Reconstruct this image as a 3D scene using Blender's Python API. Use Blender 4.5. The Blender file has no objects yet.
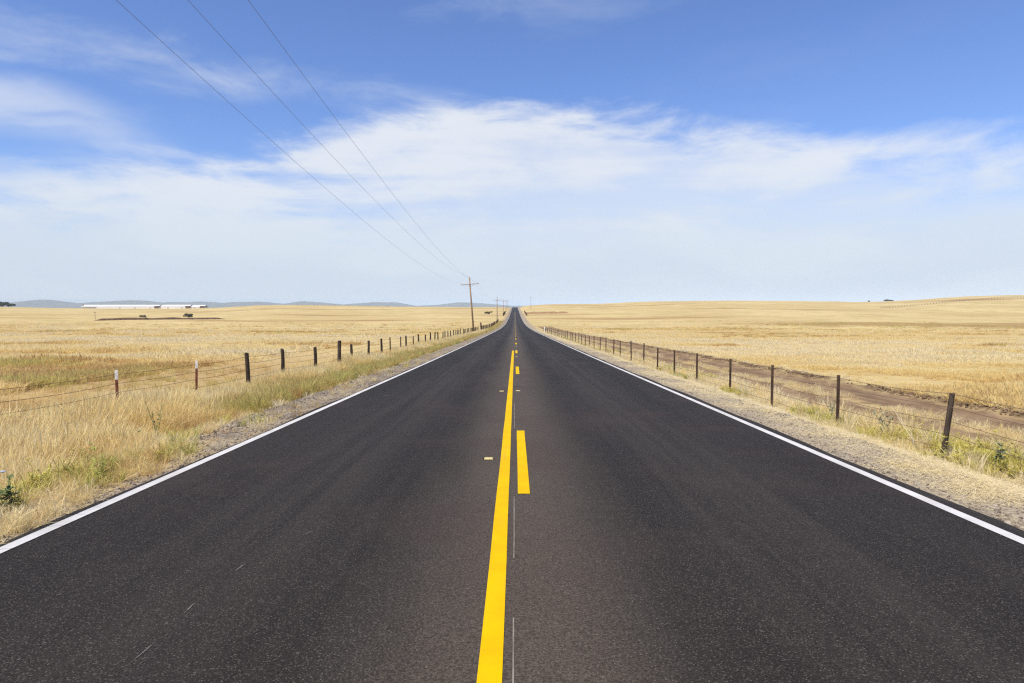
import bpy, bmesh, math, random
import numpy as np
from mathutils import Vector, Matrix
R = math.radians
rng = np.random.default_rng(7)
random.seed(7)
S = bpy.context.scene
COL = S.collection

# ------------------------------------------------------------------ camera
EYE, F = 1.52, 683.0
cam_d = bpy.data.cameras.new('camera'); cam = bpy.data.objects.new('camera', cam_d); COL.objects.link(cam)
cam_d.lens = 24.0; cam_d.sensor_width = 36.0; cam_d.clip_start = 0.05; cam_d.clip_end = 60000
cam.location = (0, 0, EYE)
cam.rotation_euler = (R(90 - 3.06), 0, R(0.25))
S.camera = cam
VPX = 515.0

# ------------------------------------------------------------------ world
SUN_EL, SUN_AZ = 56.0, 222.0          # azimuth clockwise from +Y (north): behind the camera, to its left
W = bpy.data.worlds.new('World'); S.world = W; W.use_nodes = True

class NT:
    def __init__(s, t): s.t = t; s.n = t.nodes; s.l = t.links
    def new(s, typ, **kw):
        n = s.n.new(typ)
        for k, v in kw.items(): setattr(n, k, v)
        return n
    def put(s, sock, v):
        if v is None: return
        if hasattr(v, 'is_output') or hasattr(v, 'links'): s.l.new(v, sock)
        else:
            if isinstance(v, (tuple, list)) and len(v) == 3 and sock.type == 'RGBA': v = (*v, 1)
            sock.default_value = v
    def m(s, op, a, b=None, c=None, clamp=False):
        n = s.new('ShaderNodeMath', operation=op, use_clamp=clamp)
        for i, v in enumerate((a, b, c)): s.put(n.inputs[i], v)
        return n.outputs[0]
    def add(s, a, b): return s.m('ADD', a, b)
    def sub(s, a, b): return s.m('SUBTRACT', a, b)
    def mul(s, a, b): return s.m('MULTIPLY', a, b)
    def mx(s, a, b): return s.m('MAXIMUM', a, b)
    def ss(s, v, lo, hi, a=0.0, b=1.0):
        n = s.new('ShaderNodeMapRange', interpolation_type='SMOOTHSTEP')
        s.put(n.inputs[0], v); s.put(n.inputs[1], lo); s.put(n.inputs[2], hi); s.put(n.inputs[3], a); s.put(n.inputs[4], b)
        return n.outputs[0]
    def mix(s, f, a, b, bt='MIX'):
        n = s.new('ShaderNodeMix', data_type='RGBA', blend_type=bt)
        s.put(n.inputs[0], f); s.put(n.inputs[6], a); s.put(n.inputs[7], b)
        return n.outputs[2]
    def noise(s, vec, scale, detail=4, rough=0.55, dist=0.0):
        n = s.new('ShaderNodeTexNoise'); s.put(n.inputs['Vector'], vec)
        n.inputs['Scale'].default_value = scale; n.inputs['Detail'].default_value = detail
        n.inputs['Roughness'].default_value = rough; n.inputs['Distortion'].default_value = dist
        return n.outputs[0]
    def voro(s, vec, scale, feature='F1', out='Distance'):
        n = s.new('ShaderNodeTexVoronoi', feature=feature); s.put(n.inputs['Vector'], vec)
        n.inputs['Scale'].default_value = scale
        return n.outputs[out]
    def vmul(s, v, k):
        n = s.new('ShaderNodeVectorMath', operation='MULTIPLY'); s.put(n.inputs[0], v); n.inputs[1].default_value = k
        return n.outputs[0]
    def vadd(s, v, k):
        n = s.new('ShaderNodeVectorMath', operation='ADD'); s.put(n.inputs[0], v); s.put(n.inputs[1], k)
        return n.outputs[0]
    def xyz(s, v):
        n = s.new('ShaderNodeSeparateXYZ'); s.put(n.inputs[0], v); return n.outputs
    def cxyz(s, x, y, z):
        n = s.new('ShaderNodeCombineXYZ')
        for i, v in enumerate((x, y, z)): s.put(n.inputs[i], v)
        return n.outputs[0]
    def curve(s, v, pts):
        n = s.new('ShaderNodeFloatCurve'); s.put(n.inputs[1], v)
        c = n.mapping.curves[0]
        c.points[0].location = pts[0]; c.points[1].location = pts[-1]
        for p in pts[1:-1]: c.points.new(*p)
        n.mapping.update(); return n.outputs[0]
    def ramp(s, v, stops, interp='LINEAR'):
        n = s.new('ShaderNodeValToRGB'); s.put(n.inputs[0], v); e = n.color_ramp; e.interpolation = interp
        e.elements[0].position = stops[0][0]; e.elements[0].color = (*stops[0][1], 1)
        e.elements[1].position = stops[-1][0]; e.elements[1].color = (*stops[-1][1], 1)
        for p, c in stops[1:-1]:
            k = e.elements.new(p); k.color = (*c, 1)
        return n.outputs[0]

w = NT(W.node_tree)
bg = next(n for n in w.n if n.type == 'BACKGROUND')
sky = w.new('ShaderNodeTexSky', sky_type='NISHITA', sun_disc=False, sun_elevation=R(SUN_EL), sun_rotation=R(SUN_AZ),
            altitude=300, air_density=1.0, dust_density=0.6, ozone_density=2.4)
tc = w.new('ShaderNodeTexCoord').outputs['Generated']
nrm = w.new('ShaderNodeVectorMath', operation='NORMALIZE'); w.put(nrm.inputs[0], tc); d = nrm.outputs[0]
dx, dy, dz = w.xyz(d)[:3]
az = w.m('ARCTAN2', dx, dy)                       # 0 ahead, + right
el = w.m('ARCSINE', dz)                           # radians
# wispy texture: the direction squashed vertically so the wisps run along the horizon
warp = w.noise(w.vmul(d, (2.2, 2.2, 5.0)), 1.0, 3)
wv = w.vadd(w.vmul(d, (3.0, 3.0, 13.0)), w.cxyz(w.mul(warp, 1.2), w.mul(warp, 0.8), w.mul(warp, 1.6)))
n1 = w.noise(wv, 1.0, 8, 0.56)
n2 = w.noise(w.vadd(w.vmul(d, (6.5, 6.5, 17)), (4.1, 1.7, 9.2)), 1.0, 9, 0.62, 0.4)
n4 = w.noise(w.vadd(w.vmul(d, (2.2, 2.2, 34)), w.cxyz(w.mul(warp, .8), 3.3, w.mul(warp, 2.2))), 1.0, 6, .58)
n3 = w.noise(w.vadd(w.vmul(d, (1.6, 1.6, 9.0)), (7.7, 3.1, 2.2)), 1.0, 5, 0.5)
# upper edge of the cloud bank (radians of elevation) against azimuth (-0.75 .. 0.75 mapped to 0..1)
a01 = w.ss(az, -0.75, 0.75); 
lin = w.new('ShaderNodeMapRange'); w.put(lin.inputs[0], az); lin.inputs[1].default_value = -0.75; lin.inputs[2].default_value = 0.75
edge = w.curve(lin.outputs[0], [(0, .145), (.075, .160), (.217, .195), (.30, .228), (.347, .250), (.42, .268), (.5, .274), (.6, .262), (.70, .232), (.763, .218), (.85, .194), (.925, .174), (1, .156)])
nn = w.add(w.mul(w.sub(n1, .5), .12), w.mul(w.sub(n2, .5), .11))
bank = w.ss(w.add(w.add(w.sub(edge, el), nn), .5), w.curve(lin.outputs[0], [(0, .46), (.3, .478), (.6, .478), (1, .46)]), w.curve(lin.outputs[0], [(0, .575), (.3, .535), (.6, .532), (1, .555)]))
body = w.ss(w.add(w.mul(n1, .40), w.add(w.mul(n2, .34), w.mul(n4, .26))), .40, .56)
lowel = w.ss(el, .05, .135)                         # gaps only in the upper bank
body = w.add(body, w.mul(w.sub(1.0, body), w.sub(1.0, w.mul(lowel, w.curve(lin.outputs[0], [(0, .85), (.25, .82), (.42, .40), (.6, .30), (.8, .36), (1, .5)])))))
dens = w.mul(bank, w.mul(body, .93))
# thin high wisps on the left and over the centre
wl = w.curve(lin.outputs[0], [(0, .8), (.25, 1.0), (.40, .8), (.52, .45), (.7, .10), (1, .05)])
wisp = w.mul(w.mul(w.ss(w.add(w.mul(n3, .7), w.mul(n2, .3)), .46, .68), .62), wl)
dens = w.sub(1.0, w.mul(w.sub(1.0, dens), w.sub(1.0, wisp)))
streak = w.m('ABSOLUTE', w.sub(el, w.add(.226, w.mul(w.add(az, .635), -.20))))
streak = w.mul(w.mul(w.ss(w.add(streak, w.mul(w.sub(n2, .5), .06)), .006, .05, 1.0, 0.0), w.ss(az, -.42, -.60)), w.ss(n1, .36, .60, .12, .55))
dens = w.sub(1.0, w.mul(w.sub(1.0, dens), w.sub(1.0, streak)))
hz = w.ss(el, -.02, .20, 1.0, 0.0)
hz = w.mul(hz, .76)
skyc = w.mix(1.0, sky.outputs[0], (.95, 1.09, 1.48), 'MULTIPLY')
c0 = w.mix(hz, skyc, (5.4, 6.25, 7.35))
cl = w.mix(w.ss(el, .02, .22), (5.6, 6.4, 7.35), (6.95, 7.35, 7.95))
cl = w.mix(w.mul(w.ss(n1, .42, .64), .18), cl, (8.2, 8.4, 8.7))
c1 = w.mix(dens, c0, cl)
w.put(bg.inputs[0], c1); bg.inputs[1].default_value = 0.092

# ------------------------------------------------------------------ sun, exposure
sd = bpy.data.lights.new('sun', 'SUN'); so = bpy.data.objects.new('sun', sd); COL.objects.link(so)
sd.energy = 4.9; sd.angle = R(0.53); sd.color = (1.0, .925, .80)
sv = Vector((math.sin(R(SUN_AZ)) * math.cos(R(SUN_EL)), math.cos(R(SUN_AZ)) * math.cos(R(SUN_EL)), math.sin(R(SUN_EL))))
so.rotation_euler = sv.to_track_quat('Z', 'Y').to_euler(); so.location = sv * 50
vs = S.view_settings
vs.view_transform = 'Standard'; vs.look = 'None'; vs.exposure = 0.30; vs.gamma = 1.0; vs.use_curve_mapping = False
S.render.engine = 'CYCLES'
S.cycles.max_bounces = 6; S.cycles.volume_bounces = 1; S.cycles.use_denoising = False; S.cycles.adaptive_threshold = .003; S.cycles.filter_width = 1.25; S.cycles.transparent_max_bounces = 16

# ------------------------------------------------------------------ helpers
def mat(name, col=None, rough=.8, spec=.3):
    m = bpy.data.materials.new(name); m.use_nodes = True
    t = NT(m.node_tree); b = next(n for n in t.n if n.type == 'BSDF_PRINCIPLED')
    b.inputs['Roughness'].default_value = rough; b.inputs['Specular IOR Level'].default_value = spec
    if col: b.inputs['Base Color'].default_value = (*col, 1)
    return m, t, b
def bump(t, b, h, strength=.4, dist=.01):
    n = t.new('ShaderNodeBump'); n.inputs['Strength'].default_value = strength; n.inputs['Distance'].default_value = dist
    t.put(n.inputs['Height'], h); t.put(b.inputs['Normal'], n.outputs[0])
def mottled(name, c1, c2, scale=8, rough=.8, spec=.25, stretch=(1, 1, 1), bmp=.3):
    m, t, b = mat(name, None, rough, spec)
    v = t.vmul(t.new('ShaderNodeTexCoord').outputs['Object'], stretch)
    n = t.noise(v, scale, 6, .6)
    t.put(b.inputs['Base Color'], t.mix(t.ss(n, .3, .7), c1, c2))
    if bmp: bump(t, b, n, bmp, .01)
    return m
def tag(o, label=None, cat=None, group=None, kind=None):
    if label: o['label'] = label
    if cat: o['category'] = cat
    if group: o['group'] = group
    if kind: o['kind'] = kind
    return o
def empty(name, loc, label=None, cat=None, group=None):
    o = bpy.data.objects.new(name, None); o.empty_display_size = .3; COL.objects.link(o); o.location = loc
    return tag(o, label, cat, group)
def mesh_obj(name, verts, faces, m=None, parent=None, smooth=False):
    me = bpy.data.meshes.new(name); me.from_pydata([tuple(map(float, v)) for v in verts], [], faces); me.update()
    if smooth: me.polygons.foreach_set('use_smooth', [True] * len(me.polygons))
    o = bpy.data.objects.new(name, me); COL.objects.link(o)
    if m: me.materials.append(m)
    if parent: o.parent = parent
    return o
class MB:
    def __init__(s): s.v = []; s.f = []
    def box(s, c, h, M=None):
        b = len(s.v); 
        for sx in (-1, 1):
            for sy in (-1, 1):
                for sz in (-1, 1):
                    p = Vector((sx * h[0], sy * h[1], sz * h[2]))
                    if M: p = M @ p
                    s.v.append(Vector(c) + p)
        s.f += [[b + i for i in q] for q in ((0, 1, 3, 2), (4, 6, 7, 5), (0, 4, 5, 1), (2, 3, 7, 6), (0, 2, 6, 4), (1, 5, 7, 3))]
        return s
    def tube(s, pts, rad, n=6, caps=True):
        pts = [Vector(p) for p in pts]
        if not isinstance(rad, (list, tuple)): rad = [rad] * len(pts)
        b = len(s.v); k = len(pts)
        for i, p in enumerate(pts):
            t = (pts[min(i + 1, k - 1)] - pts[max(i - 1, 0)]).normalized()
            u = t.cross(Vector((0, 0, 1)) if abs(t.z) < .9 else Vector((0, 1, 0))).normalized(); v = t.cross(u)
            for j in range(n):
                a = 2 * math.pi * j / n
                s.v.append(p + (u * math.cos(a) + v * math.sin(a)) * rad[i])
        for i in range(k - 1):
            for j in range(n):
                s.f.append([b + i * n + j, b + i * n + (j + 1) % n, b + (i + 1) * n + (j + 1) % n, b + (i + 1) * n + j])
        if caps: s.f.append([b + j for j in range(n)][::-1]); s.f.append([b + (k - 1) * n + j for j in range(n)])
        return s
    def build(s, name, m=None, parent=None, smooth=False): return mesh_obj(name, s.v, s.f, m, parent, smooth)

# ------------------------------------------------------------------ terrain functions
_pz = np.array([-300, -100, -30, 0, 30, 70, 115, 163, 225, 286, 400, 537, 700, 880, 960, 1100, 1500, 4000, 12000.])
_ph = np.array([3.2, 1.9, .85, 0, -.84, -1.88, -3.02, -4.15, -5.2, -5.75, -5.75, -4.85, -3.45, -2.0, -1.35, -4.5, -16, -55, -80.])
_dy = np.arange(-320, 12001, 2.0)
_dh = np.interp(_dy, _pz, _ph)
def _smooth(a, k):
    ker = np.hanning(2 * k + 1); ker /= ker.sum()
    return np.convolve(np.pad(a, k, mode='edge'), ker, 'valid')
_near = _smooth(_dh, 8); _far = _smooth(_dh, 30)
_w = np.clip((_dy - 60) / 150, 0, 1)
_dh = _near * (1 - _w) + _far * _w
_dh -= np.interp(0, _dy, _dh)
def road_z(y): return np.interp(y, _dy, _dh)
def sst(x, a, b):
    t = np.clip((x - a) / (b - a), 0, 1); return t * t * (3 - 2 * t)
_hx = np.array([-400, 0, 50, 80, 150, 205, 232, 262, 300, 350, 400, 450, 492, 505, 515, 527, 545, 600, 640, 700, 800, 860, 900, 940, 980, 1024, 1400.])
_hy = np.array([306, 306.5, 307.4, 308, 308, 308, 306.3, 304.2, 304.5, 305.2, 306, 306.2, 306.4, 306.6, 307, 305.0, 304, 303, 301.2, 300.2, 300.6, 301.6, 300.4, 297.4, 295.6, 295, 293.])
def vnoise(x, y, s, seed):
    """smooth value noise"""
    g = np.random.default_rng(seed).random((64, 64))
    X = x / s; Y = y / s
    i = np.floor(X).astype(int); j = np.floor(Y).astype(int); fx = X - i; fy = Y - j
    fx = fx * fx * (3 - 2 * fx); fy = fy * fy * (3 - 2 * fy)
    q = lambda a, b: g[a % 64, b % 64]
    return (q(i, j) * (1 - fx) + q(i + 1, j) * fx) * (1 - fy) + (q(i, j + 1) * (1 - fx) + q(i + 1, j + 1) * fx) * fy - .5
AL, AR = -3.58, 3.74          # edges of the asphalt
def ground_z(x, y):
    x = np.asarray(x, float); y = np.asarray(y, float)
    x, y = np.broadcast_arrays(x, y)
    rz = road_z(y)
    a = np.where(x < 0, x / AL * 3.6, x / AR * 3.6)
    off = -.035 - .52 * sst(a, 4.3, 6.1) - .02 * sst(a, 3.6, 4.0)
    off = np.where(a < 3.5, -.07, off)
    # hills to the sides, growing towards the ridge some 950 m ahead
    px = VPX + x / np.maximum(y, 60) * F
    ridge = -(np.interp(px, _hx, _hy) - 305.0) / F * 950 + EYE + 1.35
    k = sst(y, 330, 930)
    dist = sst(np.abs(x), 7, 60)
    hill = ridge * k * sst(np.abs(x), 4, 14) * np.where(y > 950, np.clip(1 - (y - 950) / 1500, 0, 1), 1)
    # small shelf and gully on the right
    g = sst(x, 60, 130) * (sst(y, 195, 240) * 1.3 - sst(y, 165, 190) * 1.0 + sst(y, 240, 340) * 1.2 * 0)
    g = g * np.clip(1 - (y - 260) / 300, 0, 1)
    und = dist * (vnoise(x, y, 60, 1) * 1.3 + vnoise(x, y, 23, 2) * .45 * np.clip(1 - (y - 300) / 400, .2, 1)) * sst(np.hypot(x, y), 20, 120)
    loc = sst(a, 4.0, 5.2) * (vnoise(x, y, 3.1, 3) * .10 + vnoise(x, y, 1.1, 4) * .05)
    # dirt firebreak to the right, slightly cut, with its loose berm
    fb = np.where((y > -60) & (y < 240), -.09 * sst(x, 7.6, 8.0) * (1 - sst(x, 11.3, 11.7)) + .06 * sst(x, 11.5, 11.85) * (1 - sst(x, 12.0, 12.5)), 0)
    return rz + off + hill + und + loc + fb + g

# Y and X sample lines
ys = [-90.]
while ys[-1] < 11000:
    yy = ys[-1]
    ys.append(yy + (.9 if -4 < yy < 45 else (4 if yy < -4 else min(400, .9 + (yy - 45) * .035))))
YS = np.array(ys)
xs = [0, 1.5, 3.0]
rx = [3.5, 3.7, 3.8, 4.0, 4.2, 4.5, 4.8, 5.1, 5.4, 5.7, 6.0, 6.3]
x = 6.6
while x < 14: rx.append(x); x += .3
while x < 9500: rx.append(x); x *= 1.07 if x < 200 else 1.09
XS = np.array(sorted([-v for v in xs[1:] + rx] + xs + rx))

def grid(name, X, Y, zf, m):
    gx, gy = np.meshgrid(X, Y)
    z = zf(gx, gy)
    V = np.stack([gx, gy, z], -1).reshape(-1, 3)
    ny, nx = gx.shape
    i = np.arange(ny - 1)[:, None] * nx + np.arange(nx - 1)[None]
    Q = np.stack([i, i + 1, i + nx + 1, i + nx], -1).reshape(-1, 4)
    me = bpy.data.meshes.new(name)
    me.vertices.add(len(V)); me.vertices.foreach_set('co', V.ravel())
    me.loops.add(Q.size); me.loops.foreach_set('vertex_index', Q.ravel().astype(np.int32))
    me.polygons.add(len(Q)); me.polygons.foreach_set('loop_start', np.arange(0, Q.size, 4, dtype=np.int32))
    me.polygons.foreach_set('use_smooth', np.ones(len(Q), bool))
    me.update(calc_edges=True); me.materials.append(m)
    o = bpy.data.objects.new(name, me); COL.objects.link(o); return o

# ------------------------------------------------------------------ ground material
def ground_material():
    m, t, b = mat('ground', None, .95, .1)
    P = t.new('ShaderNodeTexCoord').outputs['Object']
    x, y, z = t.xyz(P)[:3]
    P2 = t.cxyz(x, y, 0.0)
    nb = t.noise(t.vmul(P2, (1, .6, 1)), .012, 5, .6)        # ~80 m patches
    nm = t.noise(P2, .085, 5, .6)                            # ~12 m
    ns = t.noise(P2, .7, 5, .65)                             # ~1.5 m
    nf = t.noise(P2, 9, 5, .7)
    straw, tan, ochre, olive = (.52, .41, .19), (.45, .34, .15), (.38, .255, .09), (.34, .285, .09)
    c = t.mix(t.ss(nb, .42, .58), straw, tan)
    c = t.mix(t.mul(t.ss(nm, .50, .68), .75), c, ochre)
    c = t.mix(t.mul(t.ss(t.noise(t.vadd(P2, (91, 13, 5)), .05, 5, .62), .52, .66), .7), c, olive)
    c = t.mix(t.mul(t.ss(ns, .40, .66), .5), c, t.mix(.5, c, (.25, .17, .07)))
    c = t.mix(t.mul(t.ss(nf, .42, .62), .5), c, t.mix(.5, c, (.52, .41, .21)))
    # darker ochre swales in the far fields
    nl = t.noise(t.vmul(P2, (.25, 1, 1)), .02, 4, .55)
    far = t.ss(y, 120, 260)
    c = t.mix(t.mul(t.mul(t.ss(nl, .54, .66), far), .9), c, (.29, .18, .07))
    # gully line to the right
    gx = t.add(y, t.mul(t.sub(nm, .5), 50))
    gul = t.mul(t.mul(t.ss(gx, 212, 226), t.ss(gx, 262, 280, 1, 0)), t.ss(x, 60, 110))
    c = t.mix(t.mul(gul, .75), c, (.27, .17, .06))
    # bare earth under standing grass near the road
    dirt = t.mix(t.ss(nf, .35, .65), (.22, .155, .10), (.33, .25, .17))
    nearw = t.add(x, t.mul(t.sub(ns, .5), 1.2))
    inR = t.mul(t.ss(nearw, 7.55, 7.85), t.ss(nearw, 11.4, 11.8, 1, 0))
    inR = t.mul(inR, t.ss(y, 215, 245, 1, 0))
    fbc = t.mix(t.ss(t.noise(t.vmul(P2, (1, .35, 1)), 1.3, 5, .7), .36, .64), (.155, .099, .056), (.245, .166, .096))
    midg = t.mul(t.mul(t.ss(nearw, 9.2, 9.5), t.ss(nearw, 9.8, 10.1, 1, 0)), t.ss(ns, .40, .6))
    fbc = t.mix(t.mul(midg, .85), fbc, (.46, .34, .16))
    c = t.mix(inR, c, fbc)
    inB = t.mul(t.mul(t.ss(nearw, 11.5, 11.7), t.ss(nearw, 12.1, 12.35, 1, 0)), t.mul(t.ss(ns, .36, .52), t.ss(y, 215, 245, 1, 0)))
    c = t.mix(t.mul(inB, .85), c, (.12, .075, .045))
    # mown tan strip behind the left fence
    inL = t.mul(t.ss(nearw, -15.8, -15.2), t.ss(nearw, -10.8, -10.2, 1, 0))
    c = t.mix(t.mul(inL, t.ss(y, 25, 60, .9, .15)), c, t.mix(t.ss(ns, .35, .65), (.34, .235, .105), (.40, .285, .135)))
    # verges: dirt and straw
    va = t.m('ABSOLUTE', x)
    wob = t.add(va, t.mul(t.sub(ns, .5), .9))
    verge = t.ss(wob, 6.2, 7.0, 1, 0)
    vL = t.mix(t.ss(nf, .40, .6), (.24, .175, .115), (.44, .34, .19))
    vR = t.mix(t.ss(nf, .38, .62), (.27, .215, .14), (.45, .37, .24))
    vc = t.mix(t.ss(x, -1, 1), vL, vR)
    c = t.mix(verge, c, vc)
    # gravel shoulders
    lim = t.mix(t.ss(x, -1, 1), t.ss(y, 6.5, 14, 3.75, 5.25), (4.55, 4.55, 4.55))
    gm = t.ss(t.sub(t.add(va, t.mul(t.sub(ns, .5), .8)), lim), -.25, .25, 1, 0)
    st = t.voro(P2, 26); sc = t.new('ShaderNodeTexVoronoi'); t.put(sc.inputs['Vector'], P2); sc.inputs['Scale'].default_value = 26
    sr = t.xyz(sc.outputs['Color'])[0]
    gv = t.ramp(sr, [(0, (.075, .06, .05)), (.45, (.16, .13, .10)), (.8, (.25, .21, .165)), (1, (.38, .33, .27))])
    gv = t.mix(t.mul(t.ss(ns, .42, .6), .6), gv, (.33, .26, .165))
    gv = t.mix(t.ss(x, -1, 1), gv, t.mix(.45, gv, (.42, .35, .24)))
    c = t.mix(gm, c, gv)
    t.put(b.inputs['Base Color'], c)
    h = t.add(t.mul(nf, .6), t.add(t.mul(ns, 2.2), t.mul(t.mul(t.sub(1.0, st), gm), .5)))
    bump(t, b, h, .6, .06)
    return m
M_ground = ground_material()
g = grid('ground', XS, YS, ground_z, M_ground); tag(g, kind='structure')

# distant hills
def hills(name, dist, pts, col1, col2, seed):
    px = np.linspace(-700, 1800, 420)
    yy = np.interp(px, [p[0] for p in pts], [p[1] for p in pts])
    X = (px - VPX) / F * dist
    yy = yy + vnoise(X, X * 0, 240, seed) * .8 + vnoise(X, X * 0, 90, seed + 1) * .4
    top = (305 - yy) / F * dist + EYE
    rows = [(-1900, -1, -80), (-900, .35, -50), (-420, .75, 0), (0, 1, 0), (600, .7, 0), (1500, -1, -80)]
    V = []
    for oy, k, base in rows:
        n = vnoise(X, X * 0 + oy, 300, seed + 2)
        for i in range(len(px)):
            z = base if k < 0 else -60 + (top[i] + 60) * k * (1 + (0 if k == 1 else .25 * n[i]))
            V.append((X[i], dist + oy + 200 * n[i] * (0 if k < 0 else 1), z))
    n = len(px)
    Fc = [[r * n + i, r * n + i + 1, (r + 1) * n + i + 1, (r + 1) * n + i] for r in range(len(rows) - 1) for i in range(n - 1)]
    o = mesh_obj(name, V, Fc, mottled('hill_scrub_' + name, col1, col2, .012, .95, .05, bmp=0), smooth=True)
    return tag(o, kind='structure')
hills('hills', 7600, [(-700, 303), (-200, 300), (-60, 303), (15, 305), (38, 299.8), (55, 299.8), (72, 303.5), (95, 302), (130, 300), (150, 300.2), (165, 303),
      (182, 302), (200, 301.4), (220, 303), (240, 302), (260, 301.5), (285, 303.5), (303, 301), (325, 302.5), (343, 304.5), (376, 301.8), (396, 302), (416, 305.5),
      (440, 304.5), (456, 302.4), (473, 303), (496, 304.5), (515, 305.6), (560, 306), (900, 307), (1800, 306)], (.08, .095, .085), (.15, .145, .11), 31)

# ------------------------------------------------------------------ road
def asphalt_material():
    m, t, b = mat('asphalt', None, .85, .12)
    P = t.new('ShaderNodeTexCoord').outputs['Object']
    x, y, z = t.xyz(P)[:3]
    big = t.noise(t.vmul(P, (1, .22, 1)), .9, 5, .6)
    streak = t.noise(t.vmul(P, (5.5, .10, 1)), 1.0, 4, .6)
    fine = t.noise(P, 70, 3, .7)
    vor = t.new('ShaderNodeTexVoronoi'); t.put(vor.inputs['Vector'], P); vor.inputs['Scale'].default_value = 105
    cell = t.xyz(vor.outputs['Color'])[:3]
    vd = vor.outputs['Distance']
    base = t.mix(t.ss(t.add(t.mul(big, .6), t.mul(streak, .4)), .36, .64), (.0095, .0079, .0064), (.0220, .0184, .0149))
    xx = t.m('ABSOLUTE', t.add(x, t.mul(t.sub(big, .5), .5)))
    cen = t.ss(xx, .10, 1.05, 1, 0)
    base = t.mix(t.mul(cen, .9), base, (.098, .077, .058))
    lane = t.mul(t.ss(t.m('ABSOLUTE', t.sub(t.m('ABSOLUTE', x), 1.9)), .1, .8, 1, 0), .55)   # worn between the wheel paths
    base = t.mix(t.mul(lane, t.ss(streak, .35, .6, .35, 1)), base, (.043, .036, .0305))
    # aggregate: dark binder, pale and tan stones
    base = t.mix(t.mul(t.ss(fine, .40, .60), .85), base, t.mix(.7, base, (.004, .004, .004)))
    g2 = t.noise(P, 150, 2, .8)
    base = t.mix(t.mul(t.ss(g2, .52, .66), .45), base, (.085, .072, .06))
    red = t.ss(t.noise(t.vadd(P, (17, 5, 0)), .55, 4, .6), .50, .66)
    base = t.mix(t.mul(red, .30), base, (.044, .028, .023))
    stone = t.ss(cell[0], .52, .98)
    stone = t.mul(stone, t.ss(vd, .25, .55, 1, 0))
    sc = t.mix(cell[1], (.10, .085, .07), (.24, .21, .175))
    base = t.mix(t.mul(stone, .54), base, sc)
    # odd dark spots
    ds = t.ss(t.noise(t.vadd(P, (3.3, 8.1, 0)), 1.6, 2, .5), .72, .80)
    base = t.mix(t.mul(ds, .6), base, (.018, .017, .018))
    # darker road colour on the far stretch beyond the dip
    dark_far = t.ss(y, 596, 604)
    base = t.mix(t.mul(dark_far, .8), base, (.022, .021, .024))
    t.put(b.inputs['Base Color'], base)
    t.put(b.inputs['Roughness'], t.ss(fine, .3, .7, .72, .92))
    b.inputs['Sheen Weight'].default_value = .03; b.inputs['Sheen Roughness'].default_value = .45; b.inputs['Sheen Tint'].default_value = (1, .86, .74, 1)
    bump(t, b, t.add(t.mul(t.sub(1.0, vd), .5), fine), .9, .008)
    return m
M_asph = asphalt_material()
YR = YS[(YS > -80) & (YS < 1180)]
XR = np.array([AL - .06, AL - .0, AL + .08, -3.45, -2.4, -1.2, 0, 1.2, 2.4, 3.5, AR - .08, AR, AR + .06])
def rz_f(x, y):
    j = vnoise(y, y * 0 + 3, .5, 8) * .05 * (np.abs(x) > 3.5)
    e = ((x <= AL) | (x >= AR))
    end = (x < AL - .05) | (x > AR + .05)
    return road_z(y) + np.where(end, -.11, np.where(e, -.006, 0))
def make_road():
    o = grid('road', XR, YR, rz_f, M_asph)
    V = o.data.vertices
    for v in V:                                    # slightly ragged asphalt edge
        if v.co.x <= AL + .01 or v.co.x >= AR - .01:
            v.co.x += (vnoise(np.array([v.co.y]), np.array([v.co.x * 3]), 1.3, 12)[0]) * .11
    return tag(o, kind='structure')
road = make_road()

def paint_material(name, c1, c2, wear):
    m, t, b = mat(name, None, .75, .06)
    P = t.new('ShaderNodeTexCoord').outputs['Object']
    n = t.noise(P, 3, 5, .65); f = t.noise(P, 55, 4, .75)
    c = t.mix(t.ss(n, .35, .65), c1, c2)
    gr = t.ss(t.noise(t.vmul(P, (6, .5, 1)), 1.0, 5, .7), .52, .72)
    c = t.mix(t.mul(gr, .22), c, (.16, .13, .09))
    c = t.mix(t.mul(t.ss(f, .62, .72), wear), c, (.05, .046, .04))
    t.put(b.inputs['Base Color'], c); bump(t, b, f, .5, .004); return m
M_yel = paint_material('yellow_paint', (.64, .405, .001), (.57, .355, .0015), .5)
M_wht = paint_material('white_paint', (.56, .55, .53), (.47, .46, .44), .6)
M_thin = paint_material('layout_line', (.27, .245, .20), (.15, .135, .11), .8)
def stripe(name, x0, x1, y0, y1, m, lift=.004, parent=road, rag=.004):
    yy = [y0] + [v for v in YS if y0 + .02 < v < y1 - .02] + [y1]
    if y1 - y0 < 6: yy = list(np.linspace(y0, y1, 12)); 
    V = []; Fc = []
    for i, y in enumerate(yy):
        z = float(road_z(y)) if y1 - y0 < 6 and False else float(np.interp(y, YR, road_z(YR))) + lift + max(0, y - 60) * .00018
        j = vnoise(np.array([y]), np.array([x0 * 9]), .7, 5)[0] * rag
        V += [(x0 + j, y, z), (x1 + j * .6, y, z)]
        if i: Fc.append([2 * i - 2, 2 * i - 1, 2 * i + 1, 2 * i])
    return mesh_obj(name, V, Fc, m, parent)
stripe('centre_line', -.163, -.055, -60, 38.6, M_yel)
for k in range(-1, 40): stripe('lane_dash', .026, .134, 6.03 + 14.65 * k, 6.03 + 3.62 + 14.65 * k, M_yel)
stripe('edge_line', -3.50, -3.402, -60, 900, M_wht); stripe('edge_line', 3.505, 3.605, -60, 900, M_wht)
for y0, y1 in ((-3, 3.45), (4.35, 5.95), (9.9, 13.0)): stripe('layout_line', -.010, -.003, y0, y1, M_thin, .003, road, .003)
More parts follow.
